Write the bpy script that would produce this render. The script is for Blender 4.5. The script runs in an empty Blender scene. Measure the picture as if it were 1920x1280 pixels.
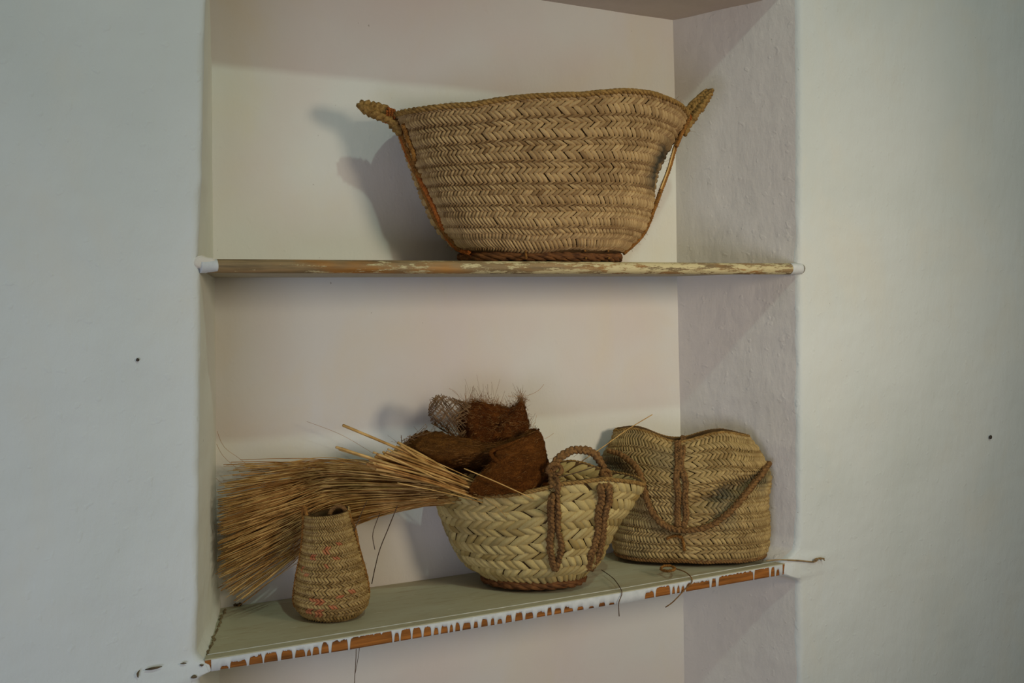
import bpy, bmesh, math, random
from mathutils import Vector, noise, Matrix
from mathutils.bvhtree import BVHTree
random.seed(7)
C = bpy.context.scene.collection
sc = bpy.context.scene
PI = math.pi

# ---------------------------------------------------------------- camera
FPX = 2150.0; D = 1.7; CZ = 1.5
YAW = PI/2 - math.atan(3477/FPX); PIT = math.atan(116/FPX)
FW = Vector((math.sin(YAW)*math.cos(PIT), math.cos(YAW)*math.cos(PIT), -math.sin(PIT)))
RT = Vector((math.cos(YAW), -math.sin(YAW), 0)); UP = RT.cross(FW)
CAM = Vector((0, -D, CZ))
def ray(x, y): return FW*FPX + RT*(x-960) + UP*(640-y)
def at(x, y, Y):                       # point of the vertical plane at depth Y
    r = ray(x, y); return CAM + r*((Y+D)/r.y)
def atz(x, y, z):                      # point of the horizontal plane at height z
    r = ray(x, y); return CAM + r*((z-CZ)/r.z)
def proj(p):
    v = p-CAM; d = v.dot(FW); return (960+FPX*v.dot(RT)/d, 640-FPX*v.dot(UP)/d)
cd = bpy.data.cameras.new('camera'); cam = bpy.data.objects.new('camera', cd); C.objects.link(cam)
cd.sensor_width = 36; cd.lens = 36*FPX/1920; cd.clip_start = .05
M3 = Matrix((RT, UP, -FW)).transposed()
cam.matrix_world = Matrix.Translation(CAM) @ M3.to_4x4()
sc.camera = cam

# ---------------------------------------------------------------- materials
def lin(c):
    c = c/255; return c/12.92 if c <= .04045 else ((c+.055)/1.055)**2.4
def rgb(r, g, b): return (lin(r), lin(g), lin(b), 1)
def newmat(name, rough=.9, spec=.2):
    m = bpy.data.materials.new(name); m.use_nodes = True
    nt = m.node_tree; b = nt.nodes['Principled BSDF']
    b.inputs['Roughness'].default_value = rough
    b.inputs['Specular IOR Level'].default_value = spec
    return m, nt, b
def N(nt, t, **k):
    n = nt.nodes.new(t)
    for a, v in k.items():
        if a in n.inputs: n.inputs[a].default_value = v
        else: setattr(n, a, v)
    return n
def noise_tex(nt, scale, detail=4, rough=.6, mapping=(1,1,1), coord='Object', dist=0):
    tc = N(nt, 'ShaderNodeTexCoord'); mp = N(nt, 'ShaderNodeMapping')
    mp.inputs['Scale'].default_value = mapping
    nt.links.new(tc.outputs[coord], mp.inputs['Vector'])
    n = N(nt, 'ShaderNodeTexNoise', Scale=scale, Detail=detail, Roughness=rough, Distortion=dist)
    nt.links.new(mp.outputs[0], n.inputs['Vector']); return n
def ramp(nt, src, stops):
    r = N(nt, 'ShaderNodeValToRGB'); e = r.color_ramp.elements
    while len(e) < len(stops): e.new(.5)
    for i, (p, c) in enumerate(stops): e[i].position = p; e[i].color = c
    nt.links.new(src, r.inputs[0]); return r
def mix(nt, fac, a, b, mode='MIX'):
    m = N(nt, 'ShaderNodeMix', data_type='RGBA', blend_type=mode)
    for s, v in ((0, fac), (6, a), (7, b)):
        if hasattr(v, 'is_output'): nt.links.new(v, m.inputs[s])
        else: m.inputs[s].default_value = v
    return m.outputs[2]
def bump(nt, b, srcs):
    prev = None
    for s, st, d in srcs:
        bp = N(nt, 'ShaderNodeBump', Strength=st, Distance=d)
        nt.links.new(s, bp.inputs['Height'])
        if prev: nt.links.new(prev.outputs[0], bp.inputs['Normal'])
        prev = bp
    nt.links.new(prev.outputs[0], b.inputs['Normal'])

def plaster(name, base, warm, yellow, bumpy=1.0):
    m, nt, b = newmat(name, .85, .15)
    n1 = noise_tex(nt, 3.2, 3, .5); n2 = noise_tex(nt, 5.0, 4, .6, mapping=(1, 1, .7))
    n2.inputs['Distortion'].default_value = .6
    c = mix(nt, ramp(nt, n1.outputs[0], [(.42, (0,0,0,1)), (.68, (1,1,1,1))]).outputs[0], base, warm)
    c = mix(nt, ramp(nt, n2.outputs[0], [(.5, (0,0,0,1)), (.75, (.7,.7,.7,1))]).outputs[0], c, yellow)
    sp = noise_tex(nt, 90, 2, .5)
    c = mix(nt, ramp(nt, sp.outputs[0], [(.77, (0,0,0,1)), (.8, (.6,.6,.6,1))]).outputs[0], c, rgb(150,140,125))
    nt.links.new(c, b.inputs['Base Color'])
    a1 = noise_tex(nt, 28, 5, .55, mapping=(1.3, 1.3, .7)); a2 = noise_tex(nt, 240, 3, .6); a3 = noise_tex(nt, 60, 1, .5)
    rr = ramp(nt, a3.outputs[0], [(.66, (0,0,0,1)), (.74, (1,1,1,1))])
    bump(nt, b, [(a1.outputs[0], .25*bumpy, .01), (rr.outputs[0], .25*bumpy, .002), (a2.outputs[0], .12*bumpy, .002)])
    return m
M_front = plaster('plaster_front', rgb(222,226,222), rgb(214,219,214), rgb(224,222,210))
M_back = plaster('plaster_back', rgb(226,225,217), rgb(226,217,208), rgb(228,220,200), .6)
M_side = plaster('plaster_side', rgb(226,220,211), rgb(222,215,207), rgb(224,218,204), 1.0)
M_left = plaster('plaster_left_jamb', rgb(228,230,218), rgb(222,224,210), rgb(226,226,208), .8)
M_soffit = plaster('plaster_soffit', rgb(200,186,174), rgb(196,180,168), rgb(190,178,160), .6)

def simple(name, c1, c2, scale=40, mapping=(1,1,1), rough=.8, bstr=.3, bd=.001, spec=.2):
    m, nt, b = newmat(name, rough, spec)
    n = noise_tex(nt, scale, 5, .6, mapping=mapping)
    r = ramp(nt, n.outputs[0], [(.32, c1), (.68, c2)])
    nt.links.new(r.outputs[0], b.inputs['Base Color'])
    bump(nt, b, [(n.outputs[0], bstr, bd)])
    return m
def straw_mat(name, dark, light, sc1=18, grey=None):
    """leaf strips: colour of each strip comes from its own tint value, plus stains, painted fold shade and fine grain"""
    m, nt, b = newmat(name, .62, .25)
    at_ = N(nt, 'ShaderNodeAttribute', attribute_name='tint')
    sep = N(nt, 'ShaderNodeSeparateColor'); nt.links.new(at_.outputs['Color'], sep.inputs[0])
    r = ramp(nt, sep.outputs[0], [(0, dark), (1, light)])
    n1 = noise_tex(nt, sc1, 4, .6)
    c = mix(nt, ramp(nt, n1.outputs[0], [(.45, (0,0,0,1)), (.72, (.55,.55,.55,1))]).outputs[0], r.outputs[0], dark)
    c = mix(nt, sep.outputs[1], c, grey or rgb(86,88,74))      # greenish grey stains, and shade painted into folds and hollows
    c = mix(nt, sep.outputs[2], c, rgb(205,84,62))              # red dyed strips
    g = noise_tex(nt, 420, 2, .6)
    c = mix(nt, ramp(nt, g.outputs[0], [(.4, (0,0,0,1)), (.65, (.25,.25,.25,1))]).outputs[0], c, dark)
    nt.links.new(c, b.inputs['Base Color'])
    bump(nt, b, [(g.outputs[0], .25, .0008)])
    return m
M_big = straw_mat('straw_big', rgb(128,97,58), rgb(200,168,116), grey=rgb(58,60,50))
M_mid = straw_mat('straw_mid', rgb(150,124,68), rgb(208,186,124))
M_bag = straw_mat('straw_bag', rgb(136,108,62), rgb(198,170,112))
M_jar = straw_mat('straw_jar', rgb(132,102,56), rgb(196,164,104), 30)
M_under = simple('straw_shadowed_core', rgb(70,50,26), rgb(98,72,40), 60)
M_rim = simple('rim_cord_fibre', rgb(104,76,36), rgb(176,138,78), 160, rough=.85, bstr=.5)
M_rope = simple('rope_fibre', rgb(100,66,30), rgb(170,118,56), 160, rough=.9, bstr=.6)
M_rope2 = simple('rope_fibre_dark', rgb(88,62,36), rgb(150,110,64), 160, rough=.9, bstr=.6)
M_cord = simple('orange_cord', rgb(130,72,30), rgb(188,108,46), 200, rough=.9, bstr=.5)
M_base = simple('base_bark', rgb(72,44,24), rgb(130,84,46), 60, mapping=(1,1,3), bstr=.8, bd=.003)
M_bristle = simple('dry_stalk', rgb(168,126,66), rgb(232,190,120), 30, rough=.6, bstr=.1)
M_bristle2 = simple('dry_stalk_brown', rgb(138,94,46), rgb(202,150,84), 30, rough=.6, bstr=.1)
M_hair = simple('thin_dark_fibre', rgb(70,52,40), rgb(100,78,56), 30)
M_twig = simple('twig', rgb(130,105,72), rgb(176,150,108), 60)
M_nail = simple('rusty_nail', rgb(48,40,34), rgb(84,74,62), 200, spec=.4)

def fibre_mat(name='palm_fibre', k=(1,1,1)):
    def rgb(r, g, b_): return (lin(r)*k[0], lin(g)*k[1], lin(b_)*k[2], 1)
    m, nt, b = newmat(name, .95, .05)
    n1 = noise_tex(nt, 30, 6, .75, mapping=(1,1,2.5), dist=.8); n2 = noise_tex(nt, 9, 3, .5)
    r = ramp(nt, n1.outputs[0], [(.3, rgb(52,30,14)), (.52, rgb(98,58,26)), (.74, rgb(150,98,48))])
    c = mix(nt, ramp(nt, n2.outputs[0], [(.4, (0,0,0,1)), (.7, (.5,.5,.5,1))]).outputs[0], r.outputs[0], rgb(120,80,42))
    nt.links.new(c, b.inputs['Base Color'])
    n3 = noise_tex(nt, 110, 6, .85, mapping=(1,1,2.2), dist=2.5); n4 = noise_tex(nt, 420, 3, .7, mapping=(.6,1,1.6), dist=2)
    c2 = mix(nt, ramp(nt, n3.outputs[0], [(.38, (.75,.75,.75,1)), (.55, (0,0,0,1))]).outputs[0], c, rgb(38,22,10))
    c2 = mix(nt, ramp(nt, n4.outputs[0], [(.55, (0,0,0,1)), (.68, (.6,.6,.6,1))]).outputs[0], c2, rgb(176,124,70))
    nt.links.new(c2, b.inputs['Base Color'])
    bump(nt, b, [(n1.outputs[0], .6, .006), (n3.outputs[0], 1.0, .006), (n4.outputs[0], .6, .002)])
    return m
M_fibre = fibre_mat()
M_fibreA = fibre_mat('palm_fibre_dark', (1.35,1.1,.9)); M_fibreB = fibre_mat('palm_fibre_olive', (1.5,1.55,1.3)); M_fibreC = fibre_mat('palm_fibre_rust', (1.5,1.3,.95))
M_net = simple('netting_fibre', rgb(100,74,50), rgb(150,116,80), 60)
M_fibre2 = simple('palm_fibre_strand', rgb(96,64,32), rgb(160,112,62), 40)

def shelf_top_mat():
    m, nt, b = newmat('olive_shelf_paint', .55, .35)
    n1 = noise_tex(nt, 6, 4, .6, mapping=(.5,2,1)); n2 = noise_tex(nt, 14, 4, .7, mapping=(1,5,1))
    n3 = noise_tex(nt, 60, 3, .6, mapping=(.35,2,1))
    c = mix(nt, ramp(nt, n1.outputs[0], [(.35, (0,0,0,1)), (.65, (1,1,1,1))]).outputs[0], rgb(186,184,156), rgb(176,168,136))
    c = mix(nt, ramp(nt, n2.outputs[0], [(.55, (0,0,0,1)), (.7, (.6,.6,.6,1))]).outputs[0], c, rgb(156,138,104))
    c = mix(nt, ramp(nt, n3.outputs[0], [(.65, (0,0,0,1)), (.71, (.8,.8,.8,1))]).outputs[0], c, rgb(208,203,180))
    nt.links.new(c, b.inputs['Base Color'])
    bump(nt, b, [(n3.outputs[0], .3, .001), (n2.outputs[0], .2, .002)])
    return m
M_shtop = shelf_top_mat()
M_white = simple('chipped_white_paint', rgb(196,199,198), rgb(214,216,214), 60, rough=.5, bstr=.3, bd=.001)
M_wood = simple('bare_wood', rgb(92,54,22), rgb(178,112,50), 30, mapping=(.25,1,4), bstr=.7, bd=.002)
M_beige = simple('beige_batten_paint', rgb(176,168,150), rgb(188,180,160), 30)
M_crack = simple('dark_crack', rgb(60,48,34), rgb(120,104,78), 60, bstr=.8, bd=.003)

def rail_mat():
    m, nt, b = newmat('flaked_rail', .6, .3)
    tc = N(nt, 'ShaderNodeTexCoord'); sp = N(nt, 'ShaderNodeSeparateXYZ'); nt.links.new(tc.outputs['Object'], sp.inputs[0])
    big = noise_tex(nt, 5, 3, .6, mapping=(1,3,3)); fl = noise_tex(nt, 55, 6, .8, mapping=(.28,1,1.8)); st = noise_tex(nt, 60, 4, .7, mapping=(.12,1,2))
    wood = ramp(nt, st.outputs[0], [(.3, rgb(106,90,64)), (.55, rgb(150,126,88)), (.72, rgb(170,138,96))]).outputs[0]
    org = ramp(nt, st.outputs[0], [(.3, rgb(150,104,50)), (.7, rgb(186,132,66))]).outputs[0]
    wood = mix(nt, ramp(nt, big.outputs[0], [(.50, (0,0,0,1)), (.64, (1,1,1,1))]).outputs[0], wood, org)
    # share of cream paint left grows towards the right end
    mr = N(nt, 'ShaderNodeMapRange'); mr.inputs['From Min'].default_value = .35; mr.inputs['From Max'].default_value = 1.2
    mr.inputs['To Min'].default_value = -.15; mr.inputs['To Max'].default_value = .03
    nt.links.new(sp.outputs[0], mr.inputs[0])
    ad = N(nt, 'ShaderNodeMath', operation='ADD'); nt.links.new(mr.outputs[0], ad.inputs[0]); nt.links.new(fl.outputs[0], ad.inputs[1])
    mask = ramp(nt, ad.outputs[0], [(.50, (0,0,0,1)), (.53, (1,1,1,1))])
    c = mix(nt, mask.outputs[0], wood, rgb(206,192,146))
    nt.links.new(c, b.inputs['Base Color'])
    bump(nt, b, [(mask.outputs[0], .5, .0008), (st.outputs[0], .4, .001)])
    return m
M_rail = rail_mat()

# ---------------------------------------------------------------- object helpers
def obj(name, me_or_bm, mat=None, parent=None):
    if isinstance(me_or_bm, bmesh.types.BMesh):
        me = bpy.data.meshes.new(name); me_or_bm.to_mesh(me); me_or_bm.free()
    else: me = me_or_bm
    me.shade_smooth()
    if mat and not me.materials: me.materials.append(mat)
    o = bpy.data.objects.new(name, me); C.objects.link(o)
    if parent:
        o.parent = parent
        o.matrix_parent_inverse = Matrix.Translation(-parent.location)
    return o
def pydata(name, V, Fc, mat=None, parent=None, flat=False):
    me = bpy.data.meshes.new(name); me.from_pydata([tuple(v) for v in V], [], Fc); me.update()
    o = obj(name, me, mat, parent)
    if flat: me.shade_flat()
    return o
def thing(name, label, cat, loc, group=None):
    o = bpy.data.objects.new(name, None); C.objects.link(o); o.location = loc
    o.empty_display_size = .05
    o['label'] = label; o['category'] = cat
    if group: o['group'] = group
    return o
def tag(o, label, cat, group=None):
    o['label'] = label; o['category'] = cat
    if group: o['group'] = group
    return o
def struct(o): o['kind'] = 'structure'; return o

def interp(pts, t):
    """piecewise linear, smooth-stepped table of (t, value)"""
    if t <= pts[0][0]: return pts[0][1]
    for (a, x), (b, y) in zip(pts, pts[1:]):
        if t <= b:
            k = (t-a)/(b-a); return x+(y-x)*k
    return pts[-1][1]
def crom(P, t):
    """Catmull-Rom through list P (numbers or vectors), t in 0..1"""
    n = len(P)-1; s = min(max(t, 0), 1)*n; i = min(int(s), n-1); f = s-i
    p0 = P[max(i-1, 0)]; p1 = P[i]; p2 = P[i+1]; p3 = P[min(i+2, n)]
    return ((p1*2)+(p2-p0)*f+(p0*2-p1*5+p2*4-p3)*(f*f)+(p1*3-p0-p2*3+p3)*(f*f*f))*.5
def smooth_path(P, step):
    P = [Vector(p) for p in P]
    L = sum((a-b).length for a, b in zip(P, P[1:])); n = max(4, int(L/step))
    Q = [crom(P, i/n) for i in range(n+1)]
    d = [0]
    for a, b in zip(Q, Q[1:]): d.append(d[-1]+(b-a).length)
    out = []; j = 0
    m = max(4, int(d[-1]/step))
    for i in range(m+1):
        s = d[-1]*i/m
        while j < len(d)-2 and d[j+1] < s: j += 1
        k = (s-d[j])/max(d[j+1]-d[j], 1e-9); out.append(Q[j].lerp(Q[j+1], k))
    return out
def frames(P):
    T = []
    for i in range(len(P)):
        t = (P[min(i+1, len(P)-1)]-P[max(i-1, 0)])
        T.append(t.normalized() if t.length > 1e-9 else Vector((0,0,1)))
    up = Vector((0,0,1)) if abs(T[0].z) < .9 else Vector((1,0,0))
    n = (up-T[0]*up.dot(T[0])).normalized(); out = []
    for t in T:
        n = (n-t*n.dot(t)); n = n.normalized() if n.length > 1e-6 else t.orthogonal().normalized()
        out.append((t, n, t.cross(n)))
    return out
def tube(V, Fc, P, r, k=6, taper=None):
    fr = frames(P); b0 = len(V)
    for i, (p, (t, n, b)) in enumerate(zip(P, fr)):
        rr = r*(taper(i/(len(P)-1)) if taper else 1)
        for j in range(k):
            a = 2*PI*j/k; V.append(p+(n*math.cos(a)+b*math.sin(a))*rr)
    for i in range(len(P)-1):
        for j in range(k):
            a = b0+i*k+j; c = b0+i*k+(j+1) % k
            Fc.append((a, c, c+k, a+k))
    Fc.append(tuple(b0+j for j in range(k))[::-1]); Fc.append(tuple(b0+(len(P)-1)*k+j for j in range(k)))
def rope_geo(V, Fc, P, R, pitch, strands=3, rs=None, kind='twist', lump=.12, k=6, step=None):
    """twisted or plaited rope of radius R along P"""
    P = smooth_path(P, step or R*.55); fr = frames(P); rs = rs or R*.62
    d = [0]
    for a, b in zip(P, P[1:]): d.append(d[-1]+(b-a).length)
    ph0 = random.random()*6
    for s in range(strands):
        Q = []
        for p, (t, n, b), l in zip(P, fr, d):
            a = 2*PI*(l/pitch+s/strands)+ph0
            if kind == 'twist': Q.append(p+(n*math.cos(a)+b*math.sin(a))*R*.55)
            else: Q.append(p+b*math.sin(a)*R*.75+n*math.sin(2*a)*R*.4)
        sd = random.random()*50
        tube(V, Fc, Q, rs, k, lambda f: 1+lump*noise.noise(Vector((f*len(Q)*.35+sd, sd, 0)))*2)
def fuzz(V, Fc, P, n, ln, r=.00025, spread=.6):
    for _ in range(n):
        i = random.randrange(len(P)-1); p = P[i].lerp(P[i+1], random.random())
        t = (P[i+1]-P[i]).normalized()
        d = (Vector((random.gauss(0,1), random.gauss(0,1), random.gauss(0,1))).normalized()*spread+t*random.choice((-1,1))*.5)
        q = [p, p+d*ln*.5*random.uniform(.5,1.3)]; q.append(q[1]+(d+Vector((random.gauss(0,.4),random.gauss(0,.4),-.2)))*ln*.5)
        tube(V, Fc, q, r, 3)
def rope(name, P, R, pitch, mat, parent, **k):
    V = []; Fc = []; nf = k.pop('hairs', 0); Ps = [Vector(p) for p in P]
    rope_geo(V, Fc, Ps, R, pitch, **k)
    if nf: fuzz(V, Fc, smooth_path(Ps, R), nf, R*3.5)
    return pydata(name, V, Fc, mat, parent)

# ---------------------------------------------------------------- woven surface
def weave(name, S, nu, rows, mat, parent, h=.002, slant=.9, tint=None, inner=True, closed_bottom=True, sub=(4, 4), jit=.12, wid=.97, inrows=(), vtop=1.0, unshell=96):
    """S(u,v)->point. rows: list of (v0, v1, dir, recess, tone). One mesh: leaf strips over a core shell."""
    V = []; Fc = []; T = []; MI = []
    e = 1e-3
    def nrm(u, v):
        du = S(u+e, v)-S(u-e, v); dv = S(u, min(v+e, 1))-S(u, max(v-e, 0))
        n = du.cross(dv); return n.normalized() if n.length > 1e-12 else Vector((0,0,1))
    na, nb = sub
    allrows = [(r, 1) for r in rows]+[(r, -1) for r in inrows]
    for ri, ((v0, v1, dr, rec, tone), side) in enumerate(allrows):
        off = random.random()
        for i in range(nu):
            if slant == 0: pass
            jt = random.gauss(0, jit); tv = min(max(tone+random.gauss(0, .2), 0), 1)
            uc = ((i+.5)/nu) % 1; g, rd = (0, 0)
            if tint: tv, g, rd = tint(uc, (v0+v1)/2, tv)
            lift = random.gauss(0, .15)
            b0 = len(V)
            for a in range(na):
                fa = a/(na-1)
                for b in range(nb):
                    fb = b/(nb-1)
                    aa = -.12+1.24*fa
                    wb = (fb-.5)*(wid-.3*abs(2*fa-1)**3)+.5
                    u = (i+off+wb+jt*.5+dr*slant*(aa-.5))/nu
                    v = min(max(v0+(v1-v0)*aa, 0), 1)
                    bul = (max(0, 1-(2*fb-1)**2))**.6
                    ed = (1-(abs(2*fa-1))**4)
                    hh = h*(-.5+1.2*bul*(.3+.7*ed)+lift*.6*bul + .5*ed*(fa if dr > 0 else 1-fa)) - rec
                    if side < 0: hh = -(h*2.2+.0025)-hh
                    V.append(S(u, v)+nrm(u, v)*hh)
            for a in range(na-1):
                for b in range(nb-1):
                    q = b0+a*nb+b; Fc.append((q, q+1, q+nb+1, q+nb)); T.append((tv, g, rd)); MI.append(0)
    # core shell, outer and inner skins
    nv = 30; m = unshell
    def skin(off, flip):
        b0 = len(V)
        for j in range(nv+1):
            for i in range(m):
                u = i/m; v = j/nv; V.append(S(u, v)+nrm(u, v)*off)
        for j in range(nv):
            for i in range(m):
                a = b0+j*m+i; b = b0+j*m+(i+1) % m; f = (a, b, b+m, a+m)
                Fc.append(f[::-1] if flip else f); T.append((.3, 0, 0)); MI.append(1)
        return b0
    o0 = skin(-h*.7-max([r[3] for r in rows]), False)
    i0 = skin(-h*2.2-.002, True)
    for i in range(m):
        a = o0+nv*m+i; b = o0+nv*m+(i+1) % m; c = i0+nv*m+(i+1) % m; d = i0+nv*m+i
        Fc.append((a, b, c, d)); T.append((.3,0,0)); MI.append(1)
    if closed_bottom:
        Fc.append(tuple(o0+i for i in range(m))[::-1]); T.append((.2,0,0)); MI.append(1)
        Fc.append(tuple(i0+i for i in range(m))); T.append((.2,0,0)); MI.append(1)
    me = bpy.data.meshes.new(name); me.from_pydata([tuple(v) for v in V], [], Fc); me.update()
    ca = me.color_attributes.new('tint', 'FLOAT_COLOR', 'CORNER')
    vals = []
    for f, t in zip(Fc, T):
        vals += [t[0], t[1], t[2], 1]*len(f)
    ca.data.foreach_set('color', vals)
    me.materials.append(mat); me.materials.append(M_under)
    me.polygons.foreach_set('material_index', MI)
    o = obj(name, me, None, parent)
    # bvh of the outer surface, for lacing ropes on
    VV = [S(i/120, j/40) for j in range(41) for i in range(120)]
    FF = [(j*120+i, j*120+(i+1) % 120, (j+1)*120+(i+1) % 120, (j+1)*120+i) for j in range(40) for i in range(120)]
    return o, BVHTree.FromPolygons(VV, FF)
def band_rows(nb, pattern, va=0.0, vb=1.0):
    """pattern: list of (share, dir, recess, tone) from the bottom of a band to its top"""
    out = []; tot = sum(p[0] for p in pattern); hb = (vb-va)/nb
    for k in range(nb):
        v = va+k*hb
        for sh, dr, rec, tone in pattern:
            dv = hb*sh/tot; out.append((v, v+dv, dr, rec, tone)); v += dv
    return out
def on(bvh, x, y, off=.004, Y=.1):
    r = ray(x, y).normalized(); h = bvh.ray_cast(CAM, r)
    if h[0] is None:
        p = at(x, y, Y); q = bvh.find_nearest(p)
        # keep the pixel but take the depth of the nearest surface
        p = CAM+r*(q[0]-CAM).dot(r); q = bvh.find_nearest(p); d = p-q[0]
        return q[0]+d.normalized()*min(off, d.length) if d.length > 1e-6 else q[0]
    return h[0]-r*off

# ---------------------------------------------------------------- niche geometry
zsh = at(780, 1172, 0).z                      # top of the lower shelf
DEP = atz(780, 1085, zsh).y                   # depth of the niche
Zlint = at(1500, -10, 0).z; Zceil = at(1258, 38, DEP).z
ZB = .25; ZT = 3.0
def edge_table(pix, Y):
    t = sorted(((at(x, y, Y).z, at(x, y, Y).x) for x, y in pix)); return t
TL = edge_table([(386,-8),(385,0),(381,120),(379,250),(377,330),(374,400),(370,470),(369,482),(374,500),(375,600),(373,800),(371,1000),(370,1120),(368,1200),(367,1224),(378,1236),(398,1243),(404,1257),(388,1263),(374,1270),(373,1280)], 0)
TLb = edge_table([(392,-40),(393,0),(397,120),(398,300),(400,480),(403,530),(404,700),(405,900),(408,1080),(414,1130),(411,1200),(412,1280)], DEP)
TR = edge_table([(1500,-8),(1501,200),(1500,500),(1501,800),(1500,960),(1499,1010),(1494,1032),(1480,1044),(1468,1052),(1466,1076),(1478,1082),(1494,1086),(1500,1092),(1501,1280)], 0)
TRb = edge_table([(1260,-40),(1262,60),(1266,200),(1269,500),(1275,760),(1281,1100),(1283,1280)], DEP)
def zs(z0, z1, fine0, fine1, df=.005, dc=.1):
    out = [z0]; z = z0
    while z < z1-1e-6:
        z += df if fine0 <= z < fine1 else dc
        if out[-1] < fine0 < z: z = fine0
        out.append(min(z, z1))
    return out
FZ0 = at(960, 1290, 0).z-.35; FZ1 = Zlint+.12
def wob(p, amp=.0022, s=9):
    return amp*noise.noise(p*s)+amp*.35*noise.noise(p*s*4.3)
def grid_surf(name, fn, nu, vs, mat, flip=False):
    V = []; Fc = []
    for z in vs:
        for i in range(nu+1): V.append(fn(i/nu, z))
    w = nu+1
    for j in range(len(vs)-1):
        for i in range(nu):
            a = j*w+i; f = (a, a+1, a+w+1, a+w); Fc.append(f[::-1] if flip else f)
    return V, Fc
def merge(name, parts, mat):
    V = []; Fc = []
    for v, f in parts:
        b = len(V); V += v; Fc += [tuple(i+b for i in q) for q in f]
    return pydata(name, V, Fc, mat)
ZA = zs(ZB, ZT, FZ0, FZ1)
rc = .011                                    # worn corner radius
def corner(z, side):
    """returns functions of the front edge point and the jamb direction"""
    tf, tb = (TL, TLb) if side < 0 else (TR, TRb)
    xf = interp(tf, z); xb = interp(tb, z)
    r = rc*(1+.5*noise.noise(Vector((side*3, 0, z*14))))
    xf += .0012*noise.noise(Vector((side*7, 1, z*30)))
    d = Vector((xb-xf, DEP)).normalized()
    return xf, xb, r, d
LT = [(at(x, y, 0).x, at(x, y, 0).z) for x, y in ((240,1262),(268,1254),(330,1246),(410,1232))]
LB = [(at(x, y, 0).x, at(x, y, 0).z) for x, y in ((240,1305),(330,1290),(372,1270),(410,1258))]
RTt = [(at(x, y, 0).x, at(x, y, 0).z) for x, y in ((1450,1046),(1500,1040),(1560,1036))]
RBt = [(at(x, y, 0).x, at(x, y, 0).z) for x, y in ((1450,1082),(1500,1084),(1560,1066))]
def sst(a, b, x):
    k = min(max((x-a)/(b-a), 0), 1); return k*k*(3-2*k)
def lump(x, z):
    """plaster built up over the shelf ends"""
    h = 0
    if at(235,1255,0).x < x < at(420,1240,0).x:
        t = interp(LT, x); b = interp(LB, x)
        h = sst(t+.005, t-.007, z)*sst(b-.008, b+.008, z)*sst(at(245,1255,0).x, at(266,1255,0).x, x)
    if at(1440,1060,0).x < x < at(1570,1050,0).x:
        t = interp(RTt, x); b = interp(RBt, x)
        h = sst(t+.005, t-.004, z)*sst(b-.005, b+.004, z)*sst(at(1562,1050,0).x, at(1520,1050,0).x, x)
    return .0032*h*(1+.6*noise.noise(Vector((x*40, 0, z*40))))
def front_piece(side):
    X0 = -2.2 if side < 0 else 4.2
    def fn(t, z):
        xf, xb, r, d = corner(z, side)
        A = Vector((xf+side*r, 0)); Bp = Vector((xf, 0))+d*r
        if t < .8:
            k = (t/.8); k = 1-(1-k)**2.2; x = X0+(A.x-X0)*k; y = 0
            p = Vector((x, y, z)); p.y += wob(p)*min(1, abs(x-A.x)/.05)-lump(x, z); return p
        k = (t-.8)/.2
        q = A*(1-k)**2+Vector((xf, 0))*2*k*(1-k)+Bp*k*k
        return Vector((q.x, q.y-lump(xf, z)*(1-k), z))
    return grid_surf('', fn, 120, ZA, None, flip=(side > 0))
RL = .075
def lintel(t, s):
    x0 = interp(TL, Zlint)-.012; x1 = interp(TR, Zlint)+.012; x = x0+(x1-x0)*t
    if s > .3: return Vector((x, 0, Zlint+RL+(ZT-Zlint-RL)*((s-.3)/.7)**1.5))
    k = s/.3; A = Vector((RL, Zlint)); M_ = Vector((0, Zlint)); B_ = Vector((0, Zlint+RL))
    q = A*(1-k)**2+M_*2*k*(1-k)+B_*k*k
    return Vector((x, q.x, q.y))
lp = grid_surf('', lintel, 40, [i/24 for i in range(25)], None)
def sill(t, s): # wall below the niche opening
    x0 = interp(TL, ZB); x1 = interp(TR, ZB); return Vector((x0+(x1-x0)*t, 0, ZB*s))
sp_ = grid_surf('', sill, 4, [0, 1], None)
def lowl(t, s): return Vector((-2.2+(interp(TL, ZB)+2.2)*t, 0, ZB*s))
def lowr(t, s): return Vector((interp(TR, ZB)+(4.2-interp(TR, ZB))*t, 0, ZB*s))
wf = merge('wall_front', [front_piece(-1), front_piece(1), lp, sp_, grid_surf('', lowl, 4, [0,1], None), grid_surf('', lowr, 4, [0,1], None)], M_front)
struct(wf)
ZN = [z for z in ZA if z < Zlint+.09]
def jamb(side):
    def fn(t, z):
        xf, xb, r, d = corner(z, side); a = Vector((xf, 0))+d*r; b = Vector((xb, DEP))
        q = a.lerp(b, t); p = Vector((q.x, q.y, z)); p.x += wob(p, .0025, 12)*math.sin(PI*t)**.5; return p
    return grid_surf('', fn, 26, ZN, None, flip=(side > 0))
struct(merge('wall_left', [jamb(-1)], M_left)); struct(merge('wall_right', [jamb(1)], M_side))
def backf(t, z):
    x0 = interp(TLb, z)-.002; x1 = interp(TRb, z)+.002; p = Vector((x0+(x1-x0)*t, DEP, z)); p.y += wob(p, .002, 7)*math.sin(PI*t)**.3-.0; return p
struct(merge('wall_back', [grid_surf('', backf, 90, ZN, None)], M_back))
def ceilf(t, s):
    xa = interp(TL, Zlint)-.01+(interp(TLb, Zceil)-.01-interp(TL, Zlint)+.01)*s
    xb = interp(TR, Zlint)+.01+(interp(TRb, Zceil)+.01-interp(TR, Zlint)-.01)*s
    return Vector((xa+(xb-xa)*t, RL+(DEP+.01-RL)*s, Zlint+(Zceil-Zlint)*s+.002*noise.noise(Vector((t*9, s*3, 0)))))
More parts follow.
